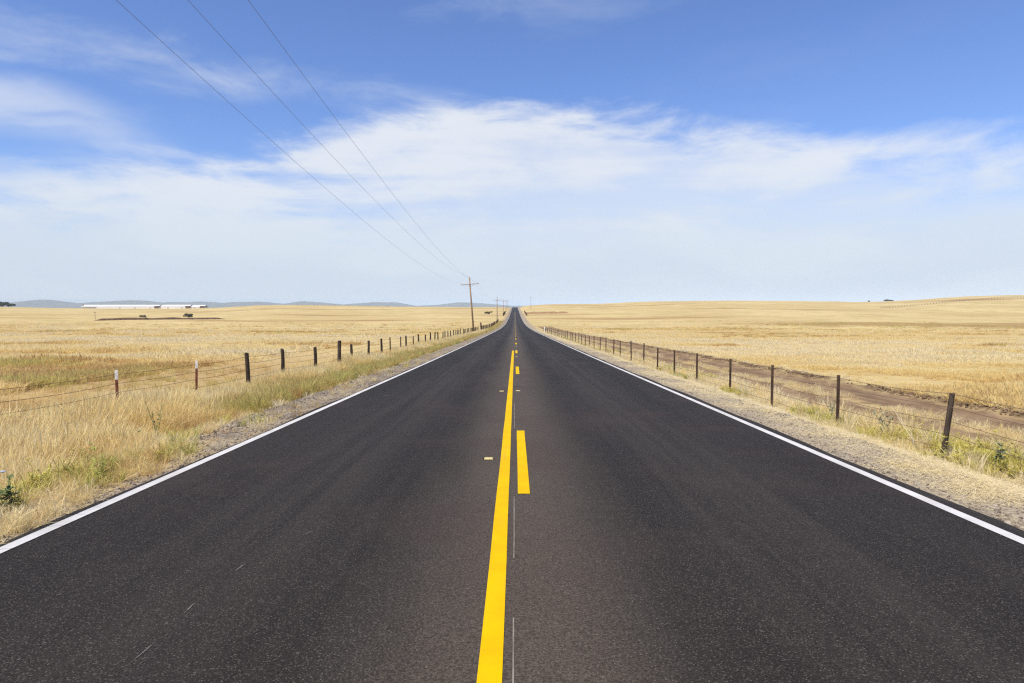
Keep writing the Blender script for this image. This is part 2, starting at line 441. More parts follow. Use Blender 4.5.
# pale scrapes in the left lane
def scrape(x0, y0, x1, y1, wd):
    n = 9; V = []; Fc = []
    d = Vector((x1 - x0, y1 - y0)); p = Vector((-d.y, d.x)).normalized()
    for i in range(n):
        t = i / (n - 1); c = Vector((x0, y0)) + d * t; h = wd * (.25 + random.random()) * (1 - abs(2 * t - 1) ** 2 * .8)
        for s in (-1, 1):
            q = c + p * h * s * (.5 + random.random() * .5); V.append((q.x, q.y, float(road_z(q.y)) + .003))
        if i: Fc.append([2 * i - 2, 2 * i - 1, 2 * i + 1, 2 * i])
    mesh_obj('scrape', V, Fc, M_scr, road)
M_scr = mottled('scraped_stone', (.10, .092, .085), (.20, .18, .165), 40)
def gpt(px, py):                                   # where a pixel of the photograph meets the sloping road
    y = F * EYE / (py - 325.3); return (px - VPX) / F * y, y
for a, b_, wd in (((115, 678), (146, 652), .006), ((176, 622), (186, 612), .006), ((229, 578), (240, 570), .006), ((178, 578), (184, 577), .004), ((300, 540), (312, 535), .006),
                  ((45, 604), (50, 602), .005), ((2, 672), (6, 670), .008), ((383, 397.5), (389, 396.8), .02)):
    (x0, y0), (x1, y1) = gpt(*a), gpt(*b_); scrape(x0, y0, x1, y1, wd)

# raised pavement markers
M_rpm = mottled('marker_ceramic', (.55, .44, .15), (.45, .36, .11), 30, .4, .5)
M_lens = mottled('marker_lens', (.58, .50, .26), (.48, .40, .18), 60, .15, .6)
M_glue = mottled('marker_adhesive', (.012, .012, .012), (.02, .02, .02), 30)
def rpm(x, y, label):
    z = float(road_z(y))
    e = empty('pavement_marker', (x, y, z), label, 'road marker', 'raised markers beside the centre line')
    mb = MB(); mb.v = [Vector(v) for v in ((-.05, -.05, .004), (.05, -.05, .004), (.05, .05, .004), (-.05, .05, .004), (-.042, -.022, .015), (.042, -.022, .015), (.042, .022, .015), (-.042, .022, .015))]
    mb.f = [[3, 2, 1, 0], [4, 5, 6, 7], [0, 1, 5, 4], [1, 2, 6, 5], [2, 3, 7, 6], [3, 0, 4, 7]]
    mb.build('body', M_rpm, e)
    n = Vector((0, -.011, .028)).normalized() * .002
    lv = [Vector((-.040, -.046, .0056)) + n, Vector((.040, -.046, .0056)) + n, Vector((.036, -.026, .0134)) + n, Vector((-.036, -.026, .0134)) + n]
    mesh_obj('lens', lv, [[0, 1, 2, 3]], M_lens, e)
    c = [(.068 * math.cos(a), .064 * math.sin(a), .003) for a in np.linspace(0, 2 * math.pi, 15)[:-1]]
    mesh_obj('adhesive_pad', c, [list(range(14))], M_glue, e)
rpm(-.295, 7.62, 'small yellow raised marker, the nearest one, left of the solid yellow line')
rpm(-.30, 15.35, 'second small yellow raised marker left of the solid yellow line')
rpm(.07, 15.45, 'small yellow raised marker in the gap between the first and second yellow dashes')
rpm(.07, 31.4, 'small yellow raised marker in the gap between the second and third yellow dashes')
rpm(.07, 46.0, 'small yellow raised marker in the gap beyond the third yellow dash')

# ------------------------------------------------------------------ grass prototypes (kept in a collection of their own, used as instances)
def tint_material(name, stops, trans=.48, rough=.7):
    m, t, b = mat(name, None, rough, .2)
    a = t.new('ShaderNodeAttribute', attribute_type='INSTANCER', attribute_name='tint')
    oi = t.new('ShaderNodeObjectInfo')
    v = t.m('ADD', a.outputs['Fac'], t.mul(t.sub(oi.outputs['Random'], .5), .06), clamp=True)
    c = t.ramp(v, stops)
    geo = t.new('ShaderNodeNewGeometry')
    c = t.mix(t.mul(geo.outputs['Random Per Island'], .40), c, t.mix(1.0, c, (.66, .58, .48), 'MULTIPLY'))
    t.put(b.inputs['Base Color'], c)
    tr = t.new('ShaderNodeBsdfTranslucent'); t.put(tr.inputs[0], c)
    mx = t.new('ShaderNodeMixShader'); mx.inputs[0].default_value = trans
    t.l.new(b.outputs[0], mx.inputs[1]); t.l.new(tr.outputs[0], mx.inputs[2])
    out = next(n for n in t.n if n.type == 'OUTPUT_MATERIAL'); t.l.new(mx.outputs[0], out.inputs[0])
    return m
# tint 0 pale straw .. .5 gold .. .7 rust .. 1 olive green
M_grass = tint_material('dry_grass', [(0, (.84, .745, .50)), (.28, (.86, .725, .39)), (.52, (.80, .625, .265)), (.68, (.54, .335, .15)), (.80, (.62, .54, .19)), (1, (.36, .39, .11))])
M_weed = tint_material('green_weed', [(0, (.58, .52, .13)), (.4, (.38, .40, .10)), (.75, (.20, .26, .075)), (1, (.13, .18, .08))], .3)
M_stone = tint_material('gravel', [(0, (.075, .06, .048)), (.4, (.17, .14, .11)), (.75, (.27, .23, .185)), (1, (.42, .38, .32))], 0, .9)

def blades(n, h, rad, lean, wd, seed, seed_head=.0, nseg=3):
    r = random.Random(seed); V = []; Fc = []
    for i in range(n):
        a = r.uniform(0, 6.283); rr = rad * math.sqrt(r.random())
        bx, by = rr * math.cos(a), rr * math.sin(a)
        da = a + r.gauss(0, 1.0); L = h * r.uniform(.45, 1.0); ln = lean * abs(r.gauss(.5, .5)) + .05
        w0 = wd * r.uniform(.7, 1.3); fa = r.uniform(0, 3.14)
        fx, fy = math.cos(fa), math.sin(fa)
        k0 = len(V); head = r.random() < seed_head
        for s in range(nseg + 1):
            t = s / nseg
            o = L * ln * t * t; zz = L * (t - .25 * ln * t * t)
            cx, cy = bx + math.cos(da) * o, by + math.sin(da) * o
            ww = w0 * (1 - .75 * t) * .5
            if head and s == nseg - 1: ww = w0 * 1.5
            if s == nseg: ww = w0 * .12
            V += [(cx - fx * ww, cy - fy * ww, zz), (cx + fx * ww, cy + fy * ww, zz)]
            if s: Fc.append([k0 + 2 * s - 2, k0 + 2 * s - 1, k0 + 2 * s + 1, k0 + 2 * s])
    return V, Fc
def leafy(n, h, seed, lw=.03):
    r = random.Random(seed); V = []; Fc = []
    for i in range(n):
        a = r.uniform(0, 6.283); lean = r.uniform(.1, .5); L = h * r.uniform(.55, 1)
        bx, by = r.uniform(-.04, .04), r.uniform(-.04, .04)
        def P(t): return Vector((bx + math.cos(a) * L * lean * t * t, by + math.sin(a) * L * lean * t * t, L * t))
        k = len(V); sw = .004
        for t in (0, .5, 1):
            p = P(t); V += [tuple(p + Vector((-sw, 0, 0))), tuple(p + Vector((sw, 0, 0)))]
        Fc += [[k, k + 1, k + 3, k + 2], [k + 2, k + 3, k + 5, k + 4]]
        for q in range(12):
            t = r.uniform(.12, 1); p = P(t); la = r.uniform(0, 6.283); up = r.uniform(-.2, .8)
            d = Vector((math.cos(la), math.sin(la), up)).normalized(); s = d.cross(Vector((0, 0, 1))).normalized()
            ln = lw * r.uniform(1.4, 2.8) * (1.2 - .5 * t); ww = ln * .28
            k = len(V); V += [tuple(p), tuple(p + d * ln * .5 + s * ww), tuple(p + d * ln), tuple(p + d * ln * .5 - s * ww)]
            Fc.append([k, k + 1, k + 2, k + 3])
    return V, Fc
def litter(n, rad, seed):
    r = random.Random(seed); V = []; Fc = []
    for i in range(n):
        a = r.uniform(0, 6.283); rr = rad * math.sqrt(r.random()); d = r.uniform(0, 6.283); L = r.uniform(.015, .075); w2 = r.uniform(.0010, .0024)
        c = Vector((rr * math.cos(a), rr * math.sin(a), r.uniform(.004, .05))); dv = Vector((math.cos(d), math.sin(d), r.gauss(0, .25))) * L * .5
        s = Vector((-math.sin(d), math.cos(d), r.gauss(0, .5))).normalized() * w2
        k = len(V); V += [tuple(c - dv - s), tuple(c - dv + s), tuple(c + dv + s), tuple(c + dv - s)]; Fc.append([k, k + 1, k + 2, k + 3])
    return V, Fc
def pebble(seed):
    r = random.Random(seed); bm = bmesh.new(); bmesh.ops.create_icosphere(bm, subdivisions=1, radius=.5)
    for v in bm.verts: v.co *= r.uniform(.75, 1.2); v.co.z *= .6
    V = [tuple(v.co) for v in bm.verts]; Fc = [[v.index for v in f.verts] for f in bm.faces]; bm.free(); return V, Fc
def proto_col(name, geos, m):
    c = bpy.data.collections.new(name)
    for i, (V, Fc) in enumerate(geos):
        me = bpy.data.meshes.new(name); me.from_pydata(V, [], Fc); me.update(); me.materials.append(m)
        o = bpy.data.objects.new('%s_%02d' % (name, i), me); c.objects.link(o)
    return c
C_grass = proto_col('grass_tufts',
    [blades(60, .60, .14, .50, .0048, s, .5) for s in range(4)] +                     # 0-3 tall with seed heads
    [blades(56, .30, .13, .9, .0045, 10 + s, .2) for s in range(3)] +                   # 4-6 short
    [litter(90, .24, 20 + s) for s in range(3)] +                                       # 7-9 fallen straw
    [blades(70, .42, .55, .8, .020, 30 + s, .3, 2) for s in range(3)], M_grass)          # 10-12 broad clump for the fields
C_weed = proto_col('weeds', [leafy(5, .45, 40 + s) for s in range(3)] + [leafy(8, .22, 50 + s, .026) for s in range(2)] + [blades(40, .30, .10, .9, .010, 60 + s) for s in range(2)], M_weed)
C_stone = proto_col('pebbles', [pebble(70 + s) for s in range(4)], M_stone)

def scatter(name, coll, P, rot, scl, idx, tint):
    me = bpy.data.meshes.new(name); me.vertices.add(len(P)); me.vertices.foreach_set('co', P.astype(np.float32).ravel())
    for nm, ty, key, dat in (('rot', 'FLOAT_VECTOR', 'vector', rot), ('scl', 'FLOAT_VECTOR', 'vector', scl), ('idx', 'INT', 'value', idx), ('tint', 'FLOAT', 'value', tint)):
        a = me.attributes.new(nm, ty, 'POINT')
        a.data.foreach_set(key, np.ascontiguousarray(dat.astype(np.int32 if ty == 'INT' else np.float32)).ravel())
    o = bpy.data.objects.new(name, me); COL.objects.link(o)
    gt = bpy.data.node_groups.new(name, 'GeometryNodeTree')
    gt.interface.new_socket('Geometry', in_out='INPUT', socket_type='NodeSocketGeometry'); gt.interface.new_socket('Geometry', in_out='OUTPUT', socket_type='NodeSocketGeometry')
    N = gt.nodes; L = gt.links
    gi = N.new('NodeGroupInput'); go = N.new('NodeGroupOutput'); ip = N.new('GeometryNodeInstanceOnPoints'); ci = N.new('GeometryNodeCollectionInfo')
    ci.inputs['Collection'].default_value = coll; ci.inputs['Separate Children'].default_value = True; ci.inputs['Reset Children'].default_value = True
    def na(nm, ty):
        n = N.new('GeometryNodeInputNamedAttribute'); n.data_type = ty; n.inputs['Name'].default_value = nm
        return next(s for s in n.outputs if s.enabled and s.name == 'Attribute')
    L.new(gi.outputs[0], ip.inputs['Points']); L.new(ci.outputs[0], ip.inputs['Instance']); ip.inputs['Pick Instance'].default_value = True
    L.new(na('idx', 'INT'), ip.inputs['Instance Index'])
    er = N.new('FunctionNodeEulerToRotation'); L.new(na('rot', 'FLOAT_VECTOR'), er.inputs[0]); L.new(er.outputs[0], ip.inputs['Rotation'])
    L.new(na('scl', 'FLOAT_VECTOR'), ip.inputs['Scale']); L.new(ip.outputs[0], go.inputs[0])
    md = o.modifiers.new('scatter', 'NODES'); md.node_group = gt
    return tag(o, kind='stuff')

class Batch:
    def __init__(s): s.P = []; s.r = []; s.s = []; s.i = []; s.t = []
    def add(s, x, y, scale, idx, tint, sink=.01, tilt=.08, sz=None):
        n = len(x)
        if not n: return
        z = ground_z(x, y) - sink
        s.P.append(np.stack([x, y, z], 1))
        s.r.append(np.stack([rng.normal(0, tilt, n), rng.normal(0, tilt, n), rng.uniform(0, 6.283, n)], 1))
        sc = np.broadcast_to(scale, (n,)); zz = sc if sz is None else sc * sz
        s.s.append(np.stack([sc, sc, zz], 1)); s.i.append(np.broadcast_to(idx, (n,))); s.t.append(np.clip(np.broadcast_to(tint, (n,)), 0, 1))
    def build(s, name, coll): return scatter(name, coll, np.concatenate(s.P), np.concatenate(s.r), np.concatenate(s.s), np.concatenate(s.i), np.concatenate(s.t))
def strip_pts(n, x0, x1, y0, y1, p=1.0):
    """points in a strip along the road, denser towards the camera (density ~ 1/y^p)"""
    u = rng.random(n)
    if p == 1: y = y0 * (y1 / y0) ** u
    else: y = (y0 ** (1 - p) + u * (y1 ** (1 - p) - y0 ** (1 - p))) ** (1 / (1 - p))
    return rng.uniform(x0, x1, n), y
def inview(x, y, m=2.0): return np.abs(x) < .80 * y + m
def grav_lim(y): return np.interp(y, [6, 8, 9, 10.4, 15], [3.8, 3.9, 4.5, 4.9, 5.35])
def tall_lim(y): return np.interp(y, [4, 6, 7.5, 9, 10.4, 15], [4.3, 4.75, 4.65, 4.8, 5.05, 5.45])
gb, wb, sb = Batch(), Batch(), Batch()
pick = lambda n, a: rng.choice(a, n)
# left verge, tall golden grass
x, y = strip_pts(38000, -8.6, -3.7, 2.6, 170, .75)
e = -x + vnoise(x, y, 1.4, 21) * 1.0 + vnoise(x, y, 4.5, 22) * .8
dn = sst(e, tall_lim(y) + .05, tall_lim(y) + .9) * np.clip(.75 + 1.1 * vnoise(x, y, .8, 23), .15, 1)
k = (rng.random(len(x)) < dn) & inview(x, y)
x, y, e = x[k], y[k], e[k]; n = len(x)
tv = .27 + .34 * vnoise(x, y, 1.8, 24) + .30 * vnoise(x, y, 6, 25) + rng.normal(0, .08, n)
rust = sst(e, tall_lim(y) + 1.0, tall_lim(y) + .3) * np.clip(vnoise(x, y, 2.5, 26) + .25, 0, .6)
tv = tv + rust * .6
hs = (.42 + .62 * sst(e, tall_lim(y) + .2, tall_lim(y) + 1.6)) * (1 + .5 * vnoise(x, y, 2.2, 27)) * rng.uniform(.8, 1.2, n)
hs *= np.where(y > 15, .85, 1.08)
gb.add(x, y, hs, pick(n, [0, 1, 2, 3]), tv, sz=rng.uniform(.8, 1.15, n))
# yellow-green grass along the left verge further on
x, y = strip_pts(6500, -7.4, -5.2, 14, 330, .7)
k = vnoise(x, y, 5, 28) + .5 * vnoise(x, y, 1.5, 29) + .12 > 0
x, y = x[k], y[k]; gb.add(x, y, rng.uniform(.55, 1.0, len(x)) * 1.0, pick(len(x), [0, 1, 2, 3]), .80 + rng.normal(0, .08, len(x)))
# low stuff near the left asphalt edge
x, y = strip_pts(9000, -6.3, -3.62, 2.6, 40, 1.2)
e = -x + vnoise(x, y, .7, 31) * .5
k = (rng.random(len(x)) < np.where(e < grav_lim(y), .10, .6)) & inview(x, y); x, y = x[k], y[k]; n = len(x)
gb.add(x, y, rng.uniform(.3, .85, n), pick(n, [4, 5, 6, 7, 8, 9]), .34 + .8 * vnoise(x, y, .8, 32) + rng.normal(0, .18, n))
# right verge: pale fallen straw and low tufts
x, y = strip_pts(26000, 3.76, 7.6, 2.6, 160, .95)
d = np.clip(.42 + 1.5 * vnoise(x, y, .9, 33) + .7 * vnoise(x, y, 3, 34), .03, .9) * sst(x, 3.75, 4.5)
k = (rng.random(len(x)) < d) & inview(x, y); x, y = x[k], y[k]; n = len(x)
gb.add(x, y, rng.uniform(.45, 1.0, n), pick(n, [7, 8, 9]), np.clip(.0 + .25 * vnoise(x, y, 1.1, 35) + rng.normal(0, .10, n), 0, .66))
x, y = strip_pts(17000, 4.0, 7.9, 2.6, 170, .75)
d = sst(x + vnoise(x, y, 1.1, 36) * 1.3, 4.6, 6.2) * np.clip(.6 + 1.3 * vnoise(x, y, .9, 37), .05, 1)
k = (rng.random(len(x)) < d) & inview(x, y); x, y = x[k], y[k]; n = len(x)
gb.add(x, y, rng.uniform(.4, .9, n) * (.6 + .45 * sst(x, 5.5, 7)), pick(n, [4, 5, 6, 4, 5, 6, 4, 5, 6, 1]), .16 + .40 * vnoise(x, y, 1.5, 38) + rng.normal(0, .12, n))
# green weeds along the right fence
x, y = strip_pts(2600, 5.9, 7.7, 6, 130, .8)
k = vnoise(x * .3, y, 2.6, 39) + .35 * vnoise(x, y, .8, 40) > .27; x, y = x[k], y[k]; n = len(x)
wb.add(x, y, rng.uniform(.6, 1.1, n), pick(n, [0, 3, 4, 5, 6, 5, 6]), np.clip(.05 + .8 * vnoise(x, y, 1, 41) + rng.normal(0, .12, n), 0, 1))
for cx, cy, nn, rx_, ry_ in ((7.3, 8.9, 80, .55, .8), (6.75, 12.0, 40, .5, .5), (6.6, 14.2, 40, .3, .5), (6.65, 15.5, 36, .4, .6), (6.5, 20, 25, .3, .6)):
    x = rng.normal(cx, rx_ * .6, nn); y = rng.normal(cy, ry_ * .6, nn)
    wb.add(x, y, rng.uniform(.7, 1.15, nn), pick(nn, [3, 4, 5, 6, 5, 6]), np.clip(rng.normal(.06, .12, nn), 0, 1))
# weeds on the left verge
x, y = strip_pts(900, -6.4, -3.8, 3.5, 60, 1.1)
k = (vnoise(x, y, 1.3, 42) > .26) & (x < -3.95); x, y = x[k], y[k]; n = len(x)
wb.add(x, y, rng.uniform(.5, 1.0, n), pick(n, [0, 3, 4, 5, 6, 5, 6, 5, 6]), np.clip(.25 + rng.normal(0, .2, n), 0, 1))
for cx, cy, nn in ((-4.4, 8.0, 18), (-4.6, 7.0, 12), (-5.5, 10.2, 20), (-5.8, 11.6, 22), (-5.9, 18.5, 50), (-5.9, 22, 44), (-4.6, 5.9, 14)):
    x = np.minimum(rng.normal(cx, .28, nn), -3.95); y = rng.normal(cy, .5, nn)
    wb.add(x, y, rng.uniform(.6, 1.1, nn), pick(nn, [0, 3, 4, 5, 6, 5, 6, 5, 6]), np.clip(rng.normal(.16, .2, nn), 0, 1))
# fields: broad clumps, thinning with distance
def field(n, side, xin, y0, y1, p, idx, sc, tintf, ex=None):
    y = strip_pts(n, 0, 1, y0, y1, p)[1]
    hw = .82 * y + 3
    x = side * (xin + rng.random(n) * np.maximum(hw - xin, .1))
    k = hw > xin + .1
    if ex is not None: k &= ex(x, y)
    x, y = x[k], y[k]; n = len(x)
    gb.add(x, y, sc(x, y, n), pick(n, idx), np.minimum(tintf(x, y, n), .79), sink=.03)
band = lambda x, y: sst(y + 50 * vnoise(x, y, 12, 63), 212, 226) * (1 - sst(y, 262, 280)) * sst(x, 60, 130)
ft = lambda x, y, n: .20 + .5 * band(x, y) + .26 * vnoise(x, y, 3.2, 51) + .45 * vnoise(x, y, 14, 52) + .55 * vnoise(x, y, 45, 64) + rng.normal(0, .07, n) + .34 * sst(vnoise(x, y * 1.6, 9, 53), .16, .36)
pat = lambda x, y: sst(vnoise(x * .45, y, 7, 65) + .5 * vnoise(x * .6, y, 2.6, 66), .10, .36)
ft0 = ft
ft = lambda x, y, n: ft0(x, y, n) + .28 * pat(x, y)
ragged = lambda x, y: (vnoise(x, y, 1.5, 54) + .8 * vnoise(x, y, 5, 55) + rng.normal(0, .12, len(x))) > -.50 + .22 * sst(y, 18, 40) + .75 * sst(y, 130, 330)
field(52000, -1, 15.3, 13, 330, .35, [10, 11, 12, 4, 5], lambda x, y, n: rng.uniform(.40, 1.0, n) * (1 + .002 * y) * np.clip(.85 + 1.1 * vnoise(x, y, 4, 56) + .7 * vnoise(x, y, 15, 67), .3, 1.6), ft, ragged)
field(56000, 1, 12.05, 13, 330, .35, [10, 11, 12, 4, 5], lambda x, y, n: rng.uniform(.32, .8, n) * (1 + .002 * y) * np.clip(.82 + 1.1 * vnoise(x, y, 4, 57) + .7 * vnoise(x, y, 15, 68), .3, 1.6), ft, ragged)
field(9000, -1, 8.3, 9, 160, .6, [4, 5, 6], lambda x, y, n: rng.uniform(.5, 1.3, n), ft, lambda x, y: (x > -16) & (rng.random(len(x)) < np.where(x < -10.5, .55, .95)))
x, y = strip_pts(8200, 7.7, 12.6, 8, 200, .7)     # wisps on the dirt track and its berm
k = (vnoise(x, y, 1.2, 58) + .5 * (np.abs(x - 9.6) < .5) + .50 * (x > 11.8) > .36) & inview(x, y); x, y = x[k], y[k]; n = len(x)
gb.add(x, y, rng.uniform(.4, .9, n), pick(n, [4, 5, 6, 8]), .22 + .3 * vnoise(x, y, 2, 59) + rng.normal(0, .1, n))
# stones on the shoulders
x, y = strip_pts(12000, -5.3, -3.62, 2.6, 40, 1.2)
k = -x + vnoise(x, y, .9, 61) * .5 < grav_lim(y) + .25; x, y = x[k], y[k]
sb.add(x, y, rng.lognormal(math.log(.020), .4, len(x)), pick(len(x), [0, 1, 2, 3]), rng.beta(1.6, 2, len(x)), sink=-.002, tilt=.5)
x, y = strip_pts(16000, 3.78, 5.9, 2.6, 50, 1.1)
k = (rng.random(len(x)) < sst(x, 6.0, 4.2)) & inview(x, y); x, y = x[k], y[k]
sb.add(x, y, rng.lognormal(math.log(.020), .42, len(x)), pick(len(x), [0, 1, 2, 3]), rng.beta(2.2, 1.6, len(x)), sink=-.002, tilt=.5)
# clods on the loose berm of the dirt track
x, y = strip_pts(5600, 11.55, 12.15, 9, 150, .8)
k = vnoise(x, y, 1.7, 62) + rng.normal(0, .15, len(x)) > -.18; x, y = x[k], y[k]
cb = Batch(); cb.add(x, y, rng.lognormal(math.log(.060), .4, len(x)), pick(len(x), [0, 1, 2, 3]), rng.uniform(0, 1, len(x)), sink=-.01, tilt=.4)
M_clod = tint_material('dirt_clod', [(0, (.085, .055, .034)), (.6, (.18, .12, .075)), (1, (.27, .19, .12))], 0, .95)
C_clod = proto_col('clods', [pebble(80 + s) for s in range(4)], M_clod)
gb.build('grass', C_grass); wb.build('weeds', C_weed); sb.build('gravel', C_stone); cb.build('dirt_clods', C_clod)

# ------------------------------------------------------------------ fences
M_wood = mottled('weathered_post', (.030, .023, .018), (.085, .062, .045), 14, .9, .15, (1, 1, .15), .6)
M_wood2 = mottled('brown_post', (.045, .028, .020), (.105, .066, .046), 14, .9, .15, (1, 1, .15), .6)
M_rust = mottled('rusty_steel', (.13, .040, .022), (.22, .075, .040), 20, .8, .3, bmp=.4)
M_cap = mottled('white_tip_paint', (.80, .79, .77), (.66, .64, .60), 25, .6, .3)
M_wire = mottled('rusty_wire', (.10, .062, .045), (.17, .11, .08), 30, .7, .4, bmp=0)
def tpost(h, w_, cap, parent, loc, rot, label=None):
    """steel T-section stake with studs; optional painted tip"""
    def sec(z0, z1):
        mb = MB(); zc, hz_ = (z0 + z1) / 2, (z1 - z0) / 2
        mb.box((0, -w_ * .30, zc), (w_ * .5, w_ * .09, hz_)); mb.box((0, w_ * .1475, zc), (w_ * .10, w_ * .355, hz_))
        z = z0 + .03
        while z < z1 - .02: mb.box((0, -w_ * .43, z), (w_ * .14, w_ * .037, .012)); z += .055
        return mb
    o = sec(-.3, h - cap).build('post', M_rust if cap else M_wood2, parent)
    o.location = loc; o.rotation_euler = rot
    if label: o['label'] = label
    if cap: sec(h - cap, h).build('painted_tip', M_cap, o)
    return o
def wpost(h, r, m, parent, loc, rot, seed, label=None):
    rr = random.Random(seed); mb = MB(); n = 9
    zs = [-.3, 0, h * .35, h * .7, h - .012, h]
    pts = [(rr.gauss(0, .004), rr.gauss(0, .004), z) for z in zs]
    mb.tube(pts, [r * 1.05, r * 1.04, r, r * .97, r * .95, r * .86], n)
    for v in mb.v: v.x += rr.gauss(0, r * .05); v.y += rr.gauss(0, r * .05)
    mb.v[-1].z += r * .3; mb.v[-2].z += r * .25
    o = mb.build('post', m, parent); o.location = loc; o.rotation_euler = rot
    if label: o['label'] = label
    return o
def strand(P, hts, parent, rad, barb_to=40):
    for h in hts:
        mb = MB(); pts = []
        for i, (p, ph) in enumerate(P):
            q = Vector(p) + Vector((0, 0, ph * h))
            pts.append(q)
            if i < len(P) - 1:
                q2 = Vector(P[i + 1][0]) + Vector((0, 0, P[i + 1][1] * h)); sag = .012 + .03 * random.random()
                for t in (.25, .5, .75): pts.append(q.lerp(q2, t) - Vector((random.gauss(0, .006), 0, sag * 4 * t * (1 - t))))
        mb.tube(pts, rad, 4, False)
        for i in range(len(pts) - 1):                           # barbs
            if pts[i].y > barb_to or pts[i].y < 4: continue
            a, b2 = pts[i], pts[i + 1]; L = (b2 - a).length; k = int(L / .125)
            for j in range(k):
                c = a.lerp(b2, (j + .5) / k); dv = Vector((random.gauss(0, 1), random.gauss(0, .4), random.gauss(0, 1))).normalized() * .016
                mb.tube([c - dv, c + dv], .0026, 3, False)
        mb.build('wire', M_wire, parent)
def lz(x, y): return float(ground_z(x, y))

XL, XRF = -8.0, 6.5
# left fence
e = empty('wire_fence', (XL, 13.6, 0), 'left roadside barbed wire fence of dark wooden posts and white-tipped red stakes', 'fence')
def at_parent(p): return (p[0] - e.location.x, p[1] - e.location.y, p[2] - e.location.z)
P = []; kind = {0: 't', 1: 't', 9: 's', 10: 's', 12: 's'}
for i in range(-3, 41):
    y = 13.64 + 3.37 * i + (random.gauss(0, .12) if i > 1 else 0); x = XL + (random.gauss(0, .05) if i > 1 else 0)
    zb = lz(x, y); top = float(road_z(y)) + .60; h = top - zb
    if i > 1: h += random.gauss(0, .04)
    rot = (random.gauss(0, .02), random.gauss(0, .02), 0)
    if i < 2: tpost(h, .055, .19, e, at_parent((x, y, zb)), (rot[0], rot[1], .3), 'rust red steel stake with a white painted tip')
    elif i == 5: wpost(h + .10, .085, M_wood, e, at_parent((x, y, zb)), rot, i, 'stout dark wooden post, taller than its neighbours')
    elif kind.get(i) == 's': wpost(h, .042, M_wood2, e, at_parent((x, y, zb)), rot, i)
    else: wpost(h, .065, M_wood, e, at_parent((x, y, zb)), rot, i)
    P.append((at_parent((x, y, zb)), h))
strand(P, (.92, .76, .60, .42, .24), e, .0042)
# far left fence beyond the first pole
e = empty('wire_fence', (XL, 156, 0), 'distant brown post fence left of the road starting past the leaning utility pole', 'fence')
P = []
for i in range(0, 49):
    y = 156 + 3.4 * i; x = XL + .3 + random.gauss(0, .06); zb = lz(x, y); h = 1.25 + random.gauss(0, .05) + (.75 if i == 0 else 0)
    wpost(h, .17 if i == 0 else .075, M_wood2, e, at_parent((x, y, zb)), (random.gauss(0, .03), random.gauss(0, .03), 0), 100 + i); P.append((at_parent((x, y, zb)), 1.2))
strand(P, (.92, .72, .5, .28), e, .007, 0)
# right fence
e = empty('wire_fence', (XRF, 10.2, 0), 'right roadside barbed wire fence of slim brown stakes beside the dirt track', 'fence')
P = []
for i in range(-3, 42):
    y = 10.2 + 3.5 * i + (random.gauss(0, .10) if i > 2 else 0); x = XRF + (random.gauss(0, .04) if i > 2 else 0)
    zb = lz(x, y); h = 1.08 + (random.gauss(0, .035) if i > 1 else 0)
    if i == 0: wpost(h - .04, .040, M_wood, e, at_parent((x - .07, y, zb)), (0, .14, .2), 200, 'dark post leaning away from the road')
    else: tpost(h, .064, 0, e, at_parent((x, y, zb)), (random.gauss(0, .015), random.gauss(0, .015) + (.012 if i == 1 else 0), random.uniform(-.3, .9)))
    P.append((at_parent((x + (.04 if i == 0 else 0), y, zb)), h))
strand(P, (.95, .76, .56, .37, .17), e, .0042)
# dark fence pieces where the road climbs again
for sx, lab in ((-1, 'short dark rail fence on the far slope left of the road'), (1, 'short dark rail fence on the far slope right of the road')):
    x0 = -8.2 if sx < 0 else 8.0; y0 = 470
    e = empty('rail_fence', (x0, y0, 0), lab, 'fence', 'rail fences on the far slope')
    P = []
    for i in range(15):
        y = y0 + 8 * i; zb = lz(x0, y); wpost(1.6, .16, M_wood, e, at_parent((x0, y, zb)), (0, 0, 0), 300 + i); P.append(at_parent((x0, y, zb)))
    for h in (.5, .95, 1.4):
        mb = MB()
        for a, b2 in zip(P[:-1], P[1:]): mb.tube([Vector(a) + Vector((sx * .19, 0, h)), Vector(b2) + Vector((sx * .19, 0, h))], .11, 5)
        mb.build('rail', M_wood, e)
# white marker post at the end of the right fence
e = empty('marker_post', (6.35, 147, lz(6.35, 147)), 'small white marker post at the far end of the right fence', 'marker')
MB().box((0, 0, .5), (.06, .03, .5)).build('post', M_cap, e); MB().box((0, -.045, .98), (.13, .012, .22)).build('paddle', M_cap, e)

